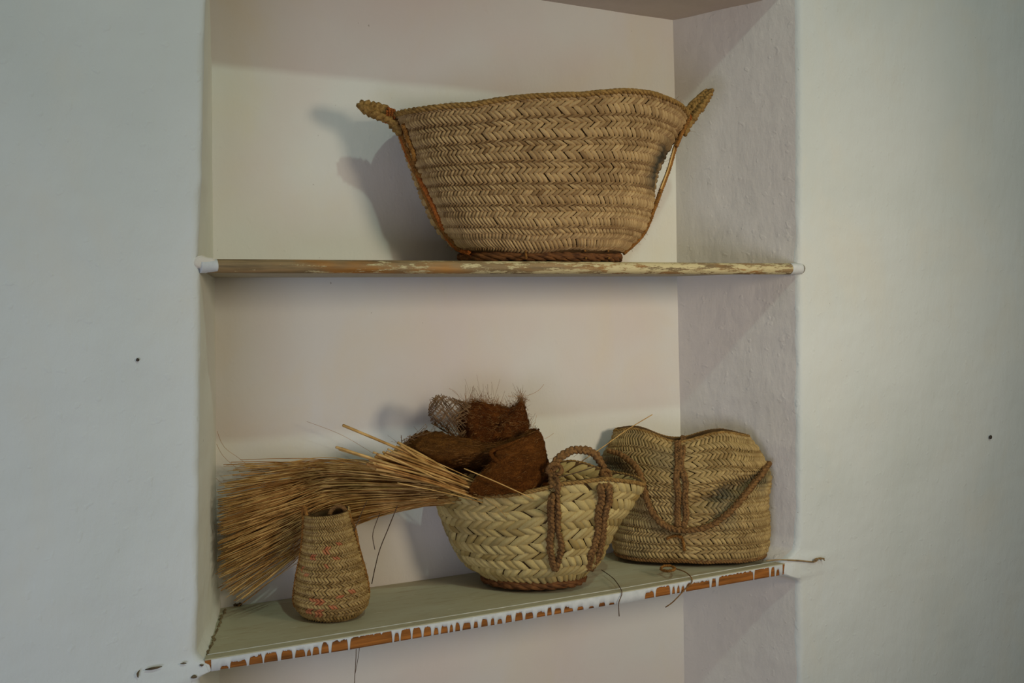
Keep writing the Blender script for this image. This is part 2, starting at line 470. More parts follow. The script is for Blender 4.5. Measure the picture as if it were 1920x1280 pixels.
struct(merge('ceiling', [grid_surf('', ceilf, 50, [i/14 for i in range(15)], None, flip=True)], M_soffit))
def nbot(t, s):
    xa = interp(TL, ZB)+(interp(TLb, ZB)-interp(TL, ZB))*s; xb = interp(TR, ZB)+(interp(TRb, ZB)-interp(TR, ZB))*s
    return Vector((xa+(xb-xa)*t, DEP*s, ZB))
struct(merge('trim_3', [grid_surf('', nbot, 4, [0,1], None)], M_side))
M_floor = simple('floor_tile', rgb(150,128,104), rgb(168,146,120), 6)
struct(pydata('floor', [(-2.2,-4,0),(4.2,-4,0),(4.2,.02,0),(-2.2,.02,0),(-2.2,-4,-.05),(4.2,-4,-.05),(4.2,.02,-.05),(-2.2,.02,-.05)],
    [(0,1,2,3),(7,6,5,4),(0,4,5,1),(1,5,6,2),(2,6,7,3),(3,7,4,0)], M_floor, flat=True))

# ---------------------------------------------------------------- lower shelf
def zat(px, py): return at(px, py, 0).z
sag = [(at(386,1236,0).x, at(386,1236,0).z), (at(794,1170,0).x, at(794,1170,0).z), (at(1180,1107,0).x, at(1180,1107,0).z), (at(1465,1057,0).x, at(1465,1057,0).z)]
def ztop(x): return interp(sag, x)
bot = [(at(386,1259,0).x, at(386,1259,0).z), (at(650,1219,0).x, at(650,1219,0).z), (at(1180,1128,0).x, at(1180,1128,0).z), (at(1465,1078,0).x, at(1465,1078,0).z)]
def zbot(x): return interp(bot, x)
XL0 = at(384, 1236, 0).x; XR0 = at(1478, 1056, 0).x
XLB = interp(TLb, zsh)-.0; XRB = interp(TRb, zsh)+.0
shelf = thing('shelf', 'lower shelf board, olive painted top and dripping white paint on its bare wood edge', 'shelf', (.75, .1, zsh-.03))
YF = -.001
def board_part(name, y0, y1, zt, zb, mat, n=120, rnd=.002, xa=None, xb=None, yo=0):
    """long board following the sagging top line, ends meeting the splayed walls"""
    V = []; Fc = []
    prof = [(y0, -1, 0, -rnd), (y0+rnd*.3, -1, 0, -rnd*.3), (y0+rnd, -1, 0, 0), (y1, -1, 0, 0), (y1, 1, 0, 0), (y0+rnd, 1, 0, 0), (y0, 1, 0, rnd)]
    for i in range(n+1):
        t = i/n
        for (y, s, _, dz) in prof:
            f = min(max(y/DEP, 0), 1)
            x0 = XL0+(XLB-XL0)*f; x1 = XR0+(XRB-XR0)*f
            if xa is not None: x0 = xa
            if xb is not None: x1 = xb
            x = x0+(x1-x0)*t
            z = (zt(x) if s < 0 else zb(x))+dz
            V.append(Vector((x, y, z)))
    k = len(prof)
    for i in range(n):
        for j in range(k):
            a = i*k+j; b = i*k+(j+1) % k; Fc.append((a, b, b+k, a+k))
    Fc.append(tuple(range(k))[::-1]); Fc.append(tuple(n*k+j for j in range(k)))
    o = pydata(name, V, Fc, mat, shelf); o.data.shade_flat(); return o
board_part('board', .016, DEP-.0015, lambda x: ztop(x)-.0015, lambda x: zbot(x)+.004, M_shtop)
board_part('front_strip', YF, .0175, ztop, zbot, M_wood, rnd=.0025)
board_part('lip', -.0012, .0172, lambda x: ztop(x)+.0006, lambda x: ztop(x)-.002, M_shtop, rnd=.001)
# pale line of paint where the edge strip meets the board
V = []; Fc = []
P = [Vector((XL0+.01+(XR0-XL0-.03)*i/90, .0195+.0006*noise.noise(Vector((i*.6,0,0))), 0)) for i in range(91)]
for p in P: p.z = ztop(p.x)+.0002
tube(V, Fc, P, .0013, 6, lambda f: .9+.5*noise.noise(Vector((f*70, 3, 0))))
pydata('paint_line', V, Fc, simple('pale_paint_line', rgb(196,196,184), rgb(214,214,204), 40), shelf)
board_part('batten', .03, .05, lambda x: zbot(x)+.004, lambda x: zbot(x)-.010, M_beige)
# white paint on the front, running down in drips between arches of bare wood
arches = []
def px2x(px): return at(px, 1236-.168*(px-386), 0).x
def add_arch(p0, p1, h): arches.append((px2x(p0), px2x(p1), h))
rnd_ = random.Random(3)
for a in [(412,428,.28),(430,462,.5),(466,492,.7),(494,520,.75),(526,548,.75),(552,572,.6),(574,583,.5),(585,598,.65),(601,616,.85),(620,652,.85),(655,735,.97),(738,748,.75),(750,770,.9),(772,790,.85),(793,808,.8)]: add_arch(*a)
p = 812
while p < 1060:
    w = rnd_.uniform(7, 18); add_arch(p, p+w, rnd_.uniform(.45, .75)); p += w+rnd_.uniform(2.5, 6)
p = 1064
while p < 1150:
    w = rnd_.uniform(6, 13); add_arch(p, p+w, rnd_.uniform(.18, .38)); p += w+rnd_.uniform(3, 9)
for a in [(1208,1226,.6),(1228,1256,.9),(1259,1265,.7),(1268,1274,.72),(1276,1283,.6),(1285,1330,.72),(1333,1342,.82),(1346,1412,.9),(1413,1442,.97),(1444,1452,.9),(1454,1461,.6)]: add_arch(*a)
n = 2600; V = []; Fc = []
x0 = px2x(395); x1 = px2x(1466)
for i in range(n+1):
    x = x0+(x1-x0)*i/n; cov = 0
    for a, b, h in arches:
        if a < x < b:
            k = (x-a)/(b-a); e = min(k, 1-k)*(b-a)/.0038; e = min(1, e)
            cov = max(cov, h*(1-(1-e)**2)**.5*(1+.22*noise.noise(Vector((x*150, 0, 0)))+.15*noise.noise(Vector((x*500, 3, 0)))))
    zt = ztop(x)-.0010; zb = zbot(x); hgt = zt-zb
    ze = zb+hgt*min(cov, .93)-(.0006 if cov == 0 else 0)+.0004*noise.noise(Vector((x*300,1,0)))
    V += [Vector((x, YF+.0002, zt)), Vector((x, YF-.0011, zt-.0006)), Vector((x, YF-.0013, (zt+ze)/2)), Vector((x, YF-.0012, ze+.0006)), Vector((x, YF+.0003, ze))]
for i in range(n):
    for j in range(4):
        a = i*5+j; Fc.append((a, a+1, a+6, a+5))
pydata('white_paint', V, Fc, M_white, shelf)
# crumbling gap where the board meets the left wall
V = []; Fc = []
for s_ in range(7):
    P = []; a0 = .02+s_*.14
    for i in range(9):
        t = min(.99, a0+.125*i/8); x = XL0+(XLB-XL0)*t+.006+.005*noise.noise(Vector((t*14, 3, 0))); P.append(Vector((x, .012+(DEP-.02)*t, ztop(x)-.0014)))
    tube(V, Fc, P, .0030, 6, lambda f: .25+1.1*abs(noise.noise(Vector((f*5, s_*3.3, 0))))+.3*math.sin(PI*f))
pydata('crumbled_gap', V, Fc, simple('crumbled_gap_dirt', rgb(92,76,50), rgb(150,134,100), 90, bstr=.8, bd=.003), shelf)
V = []; Fc = []
for i in range(70):
    c = atz(425+random.random()*25, 1128+random.random()*9, zsh)+Vector((0,0,.002)); r = random.uniform(.001, .003)
    tube(V, Fc, [c-Vector((r,0,0)), c+Vector((0,0,r*.6)), c+Vector((r,0,0))], r, 5)
pydata('plaster_crumbs', V, Fc, M_crack, shelf)['kind'] = 'stuff'

# ---------------------------------------------------------------- upper shelf
ush = thing('shelf', 'upper shelf with a round wooden front rail of flaking paint, holding the largest basket', 'shelf', (.75, .1, 1.49))
zt_u = [(at(385,485,0).x, at(385,485,0).z), (at(1500,493.5,0).x, at(1500,493.5,0).z)]
zb_u = [(at(385,512,0).x, at(385,512,0).z), (at(1500,514.5,0).x, at(1500,514.5,0).z)]
V = []; Fc = []
xa = at(379,500,0).x; xb = at(1503,503,0).x; n = 160; k = 18
for i in range(n+1):
    t = i/n; x = xa+(xb-xa)*t; z1 = interp(zt_u, x); z0 = interp(zb_u, x); zc = (z1+z0)/2; r = (z1-z0)/2
    knot = 1+.05*math.exp(-((x-at(1407,500,0).x)/.006)**2)-.07*math.exp(-((x-at(1415,500,0).x)/.005)**2)
    for j in range(k):
        a = 2*PI*j/k; rr = r*knot*(1+.03*noise.noise(Vector((x*6, math.cos(a), math.sin(a)))))
        V.append(Vector((x, .007+rr*1.1*math.sin(a), zc+rr*math.cos(a))))
for i in range(n):
    for j in range(k):
        a = i*k+j; b = i*k+(j+1) % k; Fc.append((a, a+k, b+k, b))
Fc.append(tuple(range(k))); Fc.append(tuple(n*k+j for j in range(k))[::-1])
rail = pydata('front_rail', V, Fc, M_rail, ush)
# cut end cap of the rail, with its dark gap in the plaster
def ring(name, x0, x1, grow, mat, parent, dome=False):
    V = []; Fc = []; m = 14
    for i in range(m+1):
        t = i/m; x = x0+(x1-x0)*t; z1 = interp(zt_u, x); z0 = interp(zb_u, x); r = (z1-z0)/2*grow(t)
        for j in range(k):
            a = 2*PI*j/k; rr = r*(1+.05*noise.noise(Vector((x*60, a, 0)))); V.append(Vector((x, .007+rr*1.1*math.sin(a), (z1+z0)/2+rr*math.cos(a))))
    for i in range(m):
        for j in range(k):
            a = i*k+j; b = i*k+(j+1) % k; Fc.append((a, a+k, b+k, b))
    Fc.append(tuple(range(k))); Fc.append(tuple(m*k+j for j in range(k))[::-1])
    return pydata(name, V, Fc, mat, parent)
ring('painted_end', at(1484,500,0).x, at(1504,500,0).x, lambda t: 1.04, M_white, ush)['label'] = 'white painted right end of the rail'
ring('painted_end', at(377,500,0).x, at(408,500,0).x, lambda t: 1.02-.02*t, M_white, ush)['label'] = 'white painted left end of the rail'
ring('dark_end', at(1503,500,0).x, at(1509,500,0).x, lambda t: 1.0-.35*t*t, M_crack, ush)
def plaster_dab(px, py, rx, rz, h):
    c = at(px, py, 0); V = []; Fc = []; m = 12; kk = 18
    V.append(c+Vector((0,-h,0)))
    for i in range(1, m+1):
        t = i/m
        for j in range(kk):
            a = 2*PI*j/kk; w = 1+.25*noise.noise(Vector((math.cos(a)*1.5, math.sin(a)*1.5, px)))
            V.append(c+Vector((rx*t*w*math.cos(a), -h*(1-t*t)+.001*(t > .9)*2, rz*t*w*math.sin(a))))
    for j in range(kk): Fc.append((0, 1+(j+1) % kk, 1+j))
    for i in range(m-1):
        for j in range(kk):
            a = 1+i*kk+j; b = 1+i*kk+(j+1) % kk; Fc.append((a, b, b+kk, a+kk))
    return V, Fc
V, Fc = plaster_dab(383, 492, .017, .010, .003)
struct(pydata('trim_4', V, Fc, plaster('plaster_dab', rgb(222,214,198), rgb(214,204,186), rgb(226,220,208))))
# board behind the rail
V = []; Fc = []
yb = DEP-.002
zbb = at(420, 520.5, DEP).z; zbr = at(1268, 518, DEP).z
Xl = [(.012, interp(TL, 1.5)+.004), (yb, interp(TLb, 1.5)-.0)]; Xr = [(.012, interp(TR, 1.5)-.004), (yb, interp(TRb, 1.5)+.0)]
for y in (.012, yb):
    x0 = interp(Xl, y); x1 = interp(Xr, y)
    for i in range(41):
        x = x0+(x1-x0)*i/40; zt = interp(zt_u, x)-.001
        fb = (y-.012)/(yb-.012); zb = (interp(zb_u, x)+.004)*(1-fb)+(zbb+(zbr-zbb)*i/40)*fb
        V += [Vector((x, y, zt)), Vector((x, y, zb))]
for i in range(40):
    a = i*2; b = 82+i*2
    Fc += [(a, a+2, b+2, b), (a+1, b+1, b+3, a+3), (a, a+1, a+3, a+2), (b, b+2, b+3, b+1)]
Fc += [(0, 82, 83, 1), (80, 81, 163, 162)]
pydata('board', V, Fc, M_beige, ush, flat=True)
zush = interp(zt_u, .8)

# ---------------------------------------------------------------- baskets
def sgnpow(x, p): return math.copysign(abs(x)**p, x)
HB = [(.17, 1, .0016, .12), (.35, -1, 0, .80), (.26, 1, 0, .60), (.22, -1, .0003, .62)]

# -- the largest basket
al = math.radians(9); e1 = Vector((math.cos(al), -math.sin(al), 0)); e2 = Vector((math.sin(al), math.cos(al), 0))
BC = Vector((at(1016, 488, .115).x, .118, zush+.001))
b1 = thing('palm_basket', 'largest woven palm basket, wide and flaring with upright rope handles, alone on the upper shelf', 'basket', BC)
aprof = [.160, .204, .226, .243, .258, .272, .288]; bprof = [.088, .108, .115, .120, .124, .127, .130]
H1 = .298
RIM1 = [(-.29,-.006),(-.26,-.010),(-.18,-.017),(-.09,-.008),(.02,.001),(.11,.017),(.17,.023),(.25,.022),(.30,.014)]
def S1(u, v):
    th = 2*PI*u; c, s = math.cos(th), math.sin(th)
    a = crom(aprof, v); b = crom(bprof, v)
    x = a*sgnpow(c, .9); y = b*sgnpow(s, .85)
    if c > 0: x += .014*v*v*c
    # dent pushed into the right-hand end
    if c > 0:
        dt = math.atan2(s, c)+math.radians(20); dd = math.exp(-((v-.60)/.17)**2)*math.exp(-(dt/.26)**2); x -= .022*dd; y += .014*dd
    endlow = abs(c)**2.2
    z = .013+v*(H1-.013-.030*endlow*v)
    z += interp(RIM1, x)*v*v*(1 if s < 0 else .3+.7*abs(c))
    z += (.004*math.sin(x*22)+.002*math.sin(x*51+1))*(1-v)**3
    wv = .002*noise.noise(Vector((c*2, s*2, v*3)))
    return BC+e1*(x*(1+wv))+e2*y+Vector((0,0,z))
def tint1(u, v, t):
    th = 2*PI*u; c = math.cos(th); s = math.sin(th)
    g = math.exp(-((v-.60)/.15)**4)*math.exp(-((math.atan2(s, c)+.62-.25*v)/.30)**4)*(c > 0)  # shade inside the dented fold, painted as a grey tint on the strips
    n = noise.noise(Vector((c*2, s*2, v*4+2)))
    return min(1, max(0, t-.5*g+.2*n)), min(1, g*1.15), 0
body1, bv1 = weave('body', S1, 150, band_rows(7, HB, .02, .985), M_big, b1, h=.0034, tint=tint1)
def ring_path(S, v, off, n=140, nrmo=True, dz=0):
    P = []
    for i in range(n+1):
        u = i/n; p = S(u, v); q = S(u+.002, v)-S(u-.002, v); o = Vector((q.y, -q.x, 0)).normalized()
        P.append(p+o*off+Vector((0,0,dz)))
    return P
rope('rim', ring_path(S1, .985, .0008, dz=.001), .0050, .029, M_rim, b1, strands=3, rs=.0030, hairs=60)
# dark base ring of bark under the hem
def base_ring(name, S, parent, v, R, off, z, lumps, mat=M_base):
    V = []; Fc = []; P0 = ring_path(S, v, off)
    rope_geo(V, Fc, [Vector((p.x, p.y, z)) for p in P0], R, .09, strands=4, rs=R*.6, lump=.3)
    return pydata(name, V, Fc, mat, parent)
base_ring('base', S1, b1, .0, .0075, -.004, BC.z+.0090, 10)
V = []; Fc = []
P0 = ring_path(S1, 0.0, -.012, 60)
Vb = [Vector((p.x, p.y, BC.z+.004)) for p in P0[:-1]]+[Vector((p.x, p.y, BC.z+.016)) for p in P0[:-1]]
m = len(P0)-1
Fb = [tuple(range(m))[::-1], tuple(range(m, 2*m))]+[(i, (i+1) % m, m+(i+1) % m, m+i) for i in range(m)]
pydata('base_disc', Vb, Fb, M_base, b1)
# handles and the cords that run down the ends
def handle_spike(parent, S, u, tip, name='handle', R=.011, mat=M_rope):
    root = S(u, .96); d = (tip-root)
    side = e2*.007+Vector((0,0,.009 if u == uL else .004))-(e1*.006 if u != uL else e1*0)
    lo = S(u, .89)-S(u, .96)
    P = [root-side*1.1+lo, root-side+d*.15, root-side*.7+d*.6, root-side*.35+d*.93, tip, root+side*.35+d*.93, root+side*.7+d*.6, root+side+d*.15, root+side*1.1+lo]
    return rope(name, P, R*.66, .034, mat, parent, strands=3, rs=R*.40, kind='braid', lump=.3, hairs=6)
tipL = at(677, 199, BC.y+.05); tipR = at(1330, 172, BC.y-.03)
uL = .5; uR = -.012
handle_spike(b1, S1, uL, tipL, R=.0140, mat=M_rim); handle_spike(b1, S1, uR, tipR, R=.0115, mat=M_rim)
# lashings round the handle roots
for u, tip in ((uL, tipL), (uR, tipR)):
    root = S1(u, .97); d = (tip-root).normalized(); V = []; Fc = []
    P = []
    for i in range(40):
        a = i/39*2*PI*3.2; n1 = d.orthogonal().normalized(); n2 = d.cross(n1)
        P.append(root+d*(.004+.016*i/39)+(n1*math.cos(a)+n2*math.sin(a))*.0125)
    rope_geo(V, Fc, P, .0022, .008, strands=2); pydata('lashing', V, Fc, M_cord, b1)
cordL = [on(bv1, x, y, .005) for x, y in [(745,236),(754,262),(765,292),(780,322),(797,355),(812,386),(824,415),(838,445),(858,466),(880,474)]]
rope('side_cord', cordL, .0042, .013, M_cord, b1, strands=3, hairs=60)
def sidecord(u0, du, v0, v1, off, n=24, fn=None):
    P = []
    for i in range(n+1):
        v = v1+(v0-v1)*i/n; u = u0+du*(i/n)
        if fn: P.append(fn(v)); continue
        p = S1(u, v); q = S1(u+.002, v)-S1(u-.002, v); P.append(p+Vector((q.y, -q.x, 0)).normalized()*off)
    return P
rope('side_cord', sidecord(.505, .01, .03, .95, .003), .0038, .013, M_rope, b1, strands=3, hairs=40)
rope('side_cord', [on(bv1, x, y, .004) for x, y in [(741,240),(748,270),(762,300),(776,318),(789,330)]], .004, .014, M_rope, b1, strands=3, hairs=30)
uc = -.036
pR = [S1(uc, .97)+e1*.004, S1(uc, .86)+e1*.005, S1(uc, .76)+e1*.012, S1(uc, .60)+e1*.029, S1(uc, .46)+e1*.016, S1(uc, .34)+e1*.006, S1(uc, .16)+e1*.004, S1(uc, .02)+e1*.003]
rope('side_cord', pR, .0042, .013, M_rope, b1, strands=3, hairs=60)
rope('side_cord', [p+e2*-.007+e1*-.002 for p in pR[:3]], .004, .013, M_rope, b1, strands=3, hairs=20)
V = []; Fc = []   # pale loose strip bridging the dent
tube(V, Fc, smooth_path([p+e2*-.004-e1*.004 for p in pR[1:5]], .01), .0022, 5)
pydata('loose_strip', V, Fc, M_bristle, b1)
for px in (985, 1097, 1140):
    rope('stitch', [on(bv1, px, 470, .003), on(bv1, px+1, 477, .006), at(px+2, 484, BC.y-.10)], .0018, .008, M_rope, b1, strands=2)

# -- the middle basket
MC = atz(1001, 1090, zsh); MC.z = zsh+.001
b2 = thing('palm_basket', 'bowl shaped coarse woven basket with a double rope handle, holding the brown fibre and straw', 'basket', MC)
vd = Vector((MC.x-CAM.x, MC.y-CAM.y, 0)).normalized(); m1 = Vector((vd.y, -vd.x, 0)); m2 = vd.copy()   # right, away
a2 = [.095, .135, .158, .173, .186, .195, .200]; b2p = [.066, .086, .097, .104, .110, .114, .117]
H2 = .183
RIM2 = [(-.21,.006),(-.12,.004),(-.06,.008),(0,.020),(.04,.031),(.12,.036),(.17,.026),(.21,.010)]
def S2(u, v):
    th = 2*PI*u; c, s = math.cos(th), math.sin(th)
    a = crom(a2, v); b = crom(b2p, v)
    x = a*sgnpow(c, .95); y = b*sgnpow(s, .95)
    zr = H2-.002
    if s < 0: zr += interp(RIM2, x)*min(1, -s*2.5)+.010*(1-min(1, -s*2.5))
    else: zr += .010+(.022*math.exp(-((x-.062)/.055)**2)+.006)*min(1, s*2)
    z = .010+v*(zr-.010); x += .010*v
    if c > 0: x -= .026*c*math.sin(PI*min(1, v*1.02))**1.2*(1-.3*v)
    if s > 0: y -= .018*v*math.exp(-((x-.055)/.06)**2)
    z += .002*noise.noise(Vector((c*2, s*2, v*4)))
    return MC+m1*x+m2*y+Vector((0,0,z))
HM = [(.26, 1, .0012, .4), (.26, -1, 0, .75), (.26, 1, 0, .7), (.22, -1, .0004, .6)]
def tint2(u, v, t): 
    n = noise.noise(Vector((math.cos(u*2*PI)*2, math.sin(u*2*PI)*2, v*3))); k = noise.noise(Vector((math.cos(u*2*PI)*6, math.sin(u*2*PI)*6, v*7)))
    return min(1, max(0, t+.25*n+.3*k)), min(.6, max(0, -n-.15)*.7+max(0, k-.2)*.5), 0
rows2 = []; vv = .012
for k_, (hh_, rc_, tn_) in enumerate([(.078,.0012,.45),(.094,0,.7),(.094,0,.8),(.078,.0012,.5),(.094,0,.75),(.094,0,.7),(.078,.0012,.5),(.094,0,.75),(.094,0,.8),(.078,.0010,.5),(.098,0,.75)]):
    rows2.append((vv, vv+hh_, 1 if k_ % 2 else -1, rc_, tn_)); vv += hh_
body2, bv2 = weave('body', S2, 54, rows2, M_mid, b2, h=.0038, tint=tint2, slant=1.0, sub=(5, 5), jit=.22, wid=1.08, inrows=rows2[6:])
rope('rim', ring_path(S2, .985, .0005, dz=.001), .0038, .022, M_rim, b2, strands=3, hairs=120)
base_ring('base', S2, b2, .0, .0080, -.001, MC.z+.0088, 8)
P0 = ring_path(S2, 0.0, -.006, 60); m = len(P0)-1
Vb = [Vector((p.x, p.y, MC.z+.003)) for p in P0[:-1]]+[Vector((p.x, p.y, MC.z+.012)) for p in P0[:-1]]
pydata('base_disc', Vb, [tuple(range(m))[::-1], tuple(range(m, 2*m))]+[(i, (i+1) % m, m+(i+1) % m, m+i) for i in range(m)], M_base, b2)
O2 = lambda L, off=.006: [on(bv2, x, y, off) for x, y in L]
def lift(P, d): return [p+Vector(d) for p in P]
# legs of the handle: each a pair of plaited cords sewn to the side
for L in ([(1041,1068),(1033,1040),(1031,1015),(1034,990),(1032,960),(1034,930),(1031,908)],
          [(1041,1068),(1050,1040),(1052,1015),(1045,990),(1046,960),(1044,930),(1046,908)],
          [(1102,1068),(1108,1040),(1116,1018),(1122,990),(1122,962),(1128,935),(1126,912)],
          [(1107,1068),(1121,1045),(1128,1018),(1132,990),(1135,962),(1142,938),(1142,912)]):
    rope('handle_leg', O2(L, .006)+[at(1037 if L[0][0] < 1080 else 1134, 894, MC.y-.10)], .0058, .024, M_rope2, b2, kind='braid', strands=3, rs=.0034, lump=.3, hairs=40)
hp = O2([(1038,912)], .006)+[at(x, y, MC.y-.095) for x, y in [(1036,885),(1044,862),(1064,848),(1088,843),(1110,848),(1126,864),(1134,888)]]+O2([(1134,914)], .006)
rope('handle', hp, .0065, .03, M_rope2, b2, kind='braid', strands=3, rs=.004, lump=.3, hairs=60)
kn = [at(1040+13*math.cos(a)*(1+.1*math.sin(3*a)), 880+10*math.sin(a), MC.y-.103-.006*math.sin(2*a)) for a in [i*.7 for i in range(20)]]
rope('knot', kn, .004, .016, M_rope2, b2, strands=3, lump=.3, hairs=40)
kn = [at(1135+9*math.cos(a), 893+12*math.sin(a), MC.y-.10-.005*math.sin(2*a)) for a in [i*.7 for i in range(14)]]
rope('knot', kn, .004, .016, M_rope2, b2, strands=3, lump=.3, hairs=40)

# -- the bag-like basket behind on the right
GC = atz(1300, 1040, zsh); GC.y = min(GC.y, DEP-.10); GC = Vector((atz(1297, 1042, zsh).x, GC.y, zsh+.001))
b3 = thing('palm_basket', 'tall bag-like basket with a slack rope handle and folded top, against the right wall', 'basket', GC)
vd3 = Vector((GC.x-CAM.x, GC.y-CAM.y, 0)).normalized(); ga = math.atan2(vd3.x, vd3.y)-math.radians(6)
g1 = Vector((math.cos(ga), -math.sin(ga), 0)); g2 = Vector((math.sin(ga), math.cos(ga), 0))
SC3 = (GC-CAM).dot(FW)/FPX                                   # metres per pixel at the bag
leftp = [1157,1152,1156,1164,1168,1154,1134,1132,1146,1156]; rightp = [1436,1442,1443,1442,1440,1443,1446,1437,1424,1404]
H3 = .262
d3 = [.074, .082, .084, .084, .080, .074, .068, .058, .044, .022]
def S3(u, v):
    th = 2*PI*u; c, s = math.cos(th), math.sin(th)
    xl = (crom(leftp, v)-1297)*SC3; xr = (crom(rightp, v)-1297)*SC3
    x = (xl+xr)/2+(xr-xl)/2*sgnpow(c, .8); b = crom(d3, v); y = b*sgnpow(s, .9)
    f = x/.14
    wav = .010*math.cos(f*PI*1.15+.5)*-1 + .004*math.sin(f*6)
    z = v*(H3+ (wav-.004)*v**3) - .012*v*v*max(0, f-.5)*2
    if s < 0:
        # hollow fold rising to the right, bulging flap above it
        fold = .44+.22*max(0, (f+.1)) ; dd = v-fold
        y += .032*math.exp(-(dd/.05)**2)*min(1, max(0, f+.35)*1.6)*(-s)
        y -= .012*math.exp(-((dd-.16)/.10)**2)*(-s)
    y += .015*v*v
    z += .008*(f*f)*(1-v)*0
    return GC+g1*x+g2*y+Vector((0,0,z+.0015*noise.noise(Vector((x*20, s*2, v*5)))))
def tint3(u, v, t):
    n = noise.noise(Vector((math.cos(u*2*PI)*2, math.sin(u*2*PI)*2, v*4+5)))
    th = 2*PI*u; lf = math.exp(-((math.cos(th)+1)/.42)**2)*math.exp(-((v-.71)/.12)**4)  # dark inside of the mouth, painted onto the left-hand strips
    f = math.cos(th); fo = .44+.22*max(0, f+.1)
    if math.sin(th) < 0 and f > -.15: lf += .5*math.exp(-((v-fo-.015)/.045)**2)*min(1, (f+.15)*3)  # shade along the fold, painted into the strip tint
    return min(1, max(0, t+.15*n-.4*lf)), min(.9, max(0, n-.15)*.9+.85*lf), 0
body3, bv3 = weave('body', S3, 116, band_rows(8, HB, .02, .985), M_bag, b3, h=.0032, tint=tint3)
rope('rim', ring_path(S3, .985, 0, dz=.000), .0030, .018, M_rim, b3, strands=3, hairs=60)
rope('hem', ring_path(S3, .012, -.001, dz=.001), .0038, .018, M_rope2, b3, strands=3, hairs=40)
O3 = lambda L, off=.006: [on(bv3, x, y, off) for x, y in L]
rope('handle', lift(O3([(1136,842),(1160,850),(1184,866),(1200,888)], .02), (0,0,0))+O3([(1210,925),(1222,958),(1240,980),(1265,992)], .012)
     +O3([(1300,993),(1335,983),(1365,962),(1392,932),(1418,900),(1438,874),(1445,866)], .016), .0056, .028, M_rope2, b3, kind='braid', strands=3, rs=.0038, lump=.25, hairs=120)
rope('handle_tail', [at(x, y, GC.y-.02) for x, y in [(1446,866),(1441,884),(1444,900),(1441,915),(1438,928)]], .0055, .02, M_rope, b3, kind='braid', strands=3, rs=.0034, lump=.3, hairs=30)
rope('side_cord', [at(x, y, GC.y) for x, y in [(1440,955),(1444,962),(1445,972),(1442,984)]], .004, .016, M_rope2, b3, strands=3, hairs=10)
for L in ([(1272,818),(1270,845),(1271,872),(1268,900),(1272,930),(1270,960),(1272,988)], [(1281,818),(1280,845),(1277,872),(1286,905),(1284,935),(1287,965),(1281,990)]):
    rope('strap', O3(L, .005), .0052, .02, M_rope2, b3, kind='braid', strands=3, rs=.0032, lump=.3, hairs=60)
rope('strap', O3([(1250,1010),(1262,1005),(1276,1006),(1281,1018),(1283,1032)], .004), .003, .01, M_rope, b3, strands=2, hairs=20)
kn = [atz(1252+13*math.cos(a)*(1+.1*math.sin(3*a)), 1065+5*math.sin(a), zsh+.008+.004*math.sin(2*a)) for a in [i*.7 for i in range(14)]]
rope('knot', kn, .0024, .010, M_rope, b3, strands=2, lump=.3, hairs=30)

# -- the small jar-shaped basket
JC = atz(622, 1153, zsh); JC.z = zsh+.001
b4 = thing('jar_basket', 'small bottle shaped woven basket with faded red flecks, narrow neck and cord handles', 'basket', JC)
SC4 = (JC-CAM).dot(FW)/FPX; jr = Vector((RT.x, RT.y, 0)).normalized(); jf = Vector((FW.x, FW.y, 0)).normalized()
jprof = [.046, .0585, .0620, .0610, .0585, .0550, .0510, .0475, .0440, .0412, .0385, .0365]; jprof = [x*.91*SC4/.00082 for x in jprof]
H4 = 194*SC4
def S4(u, v):
    th = 2*PI*u; c, s = math.cos(th), math.sin(th); r = crom(jprof, v)
    return JC+jr*(r*c-.008*v+.004*math.sin(v*3))+jf*(r*s)+Vector((0,0,v*H4+.003*c*v+.006*(s > .2)*v**6*c))
reds = [(.86,.74),(.78,.69),(.70,.62),(.83,.61),(.66,.45),(.75,.22),(.71,.23),(.83,.26),(.80,.18),(.70,.13),(.75,.12),(.73,.07),(.88,.30),(.62,.5),(.77,.55)]
def tint4(u, v, t):
    for (a, b) in reds:
        if abs(((u-(a-.03)+.5) % 1)-.5) < .012 and abs(v-b) < .022: return t, 0, .5
    n = noise.noise(Vector((math.cos(u*2*PI)*2, math.sin(u*2*PI)*2, v*4+9)))
    return min(1, max(0, t+.25*n-.2*(v < .12))), max(0, n-.3)*.4, 0
HJ = [(.22, 1, .0008, .25), (.30, -1, 0, .7), (.26, 1, 0, .6), (.22, -1, 0, .5)]
body4, bv4 = weave('body', S4, 60, band_rows(8, HJ, .0, 1.0), M_jar, b4, h=.0028, tint=tint4, unshell=64)
O4 = lambda L, off=.003: [on(bv4, x, y, off) for x, y in L]
cordR = [S4(.99, v)+jr*o for v, o in ((1.0,.000),(.93,.001),(.86,.004),(.76,.0035),(.66,.0015),(.5,.001),(.36,.001),(.22,.001))]
rope('side_cord', cordR, .0026, .009, M_rope, b4, strands=2, hairs=20)
rope('side_cord', [S4(.53, v)+jr*-.001+jf*-.004 for v in (1.0,.8,.6,.4,.2,.1)], .0026, .009, M_rope, b4, strands=2, hairs=20)
rope('handle', [S4(.53, .97)-jr*.002, S4(.53, 1)+Vector((0,0,.010))-jr*.002, S4(.55, 1)+Vector((0,0,.014)), S4(.56, .98)+jr*.004], .0032, .012, M_rope, b4, strands=3, hairs=10)
hR = [at(x, y, JC.y-.01) for x, y in [(617,966),(622,956),(632,949),(643,951),(649,962),(653,975)]]
rope('handle', hR, .0036, .012, M_rope2, b4, strands=3, hairs=20)

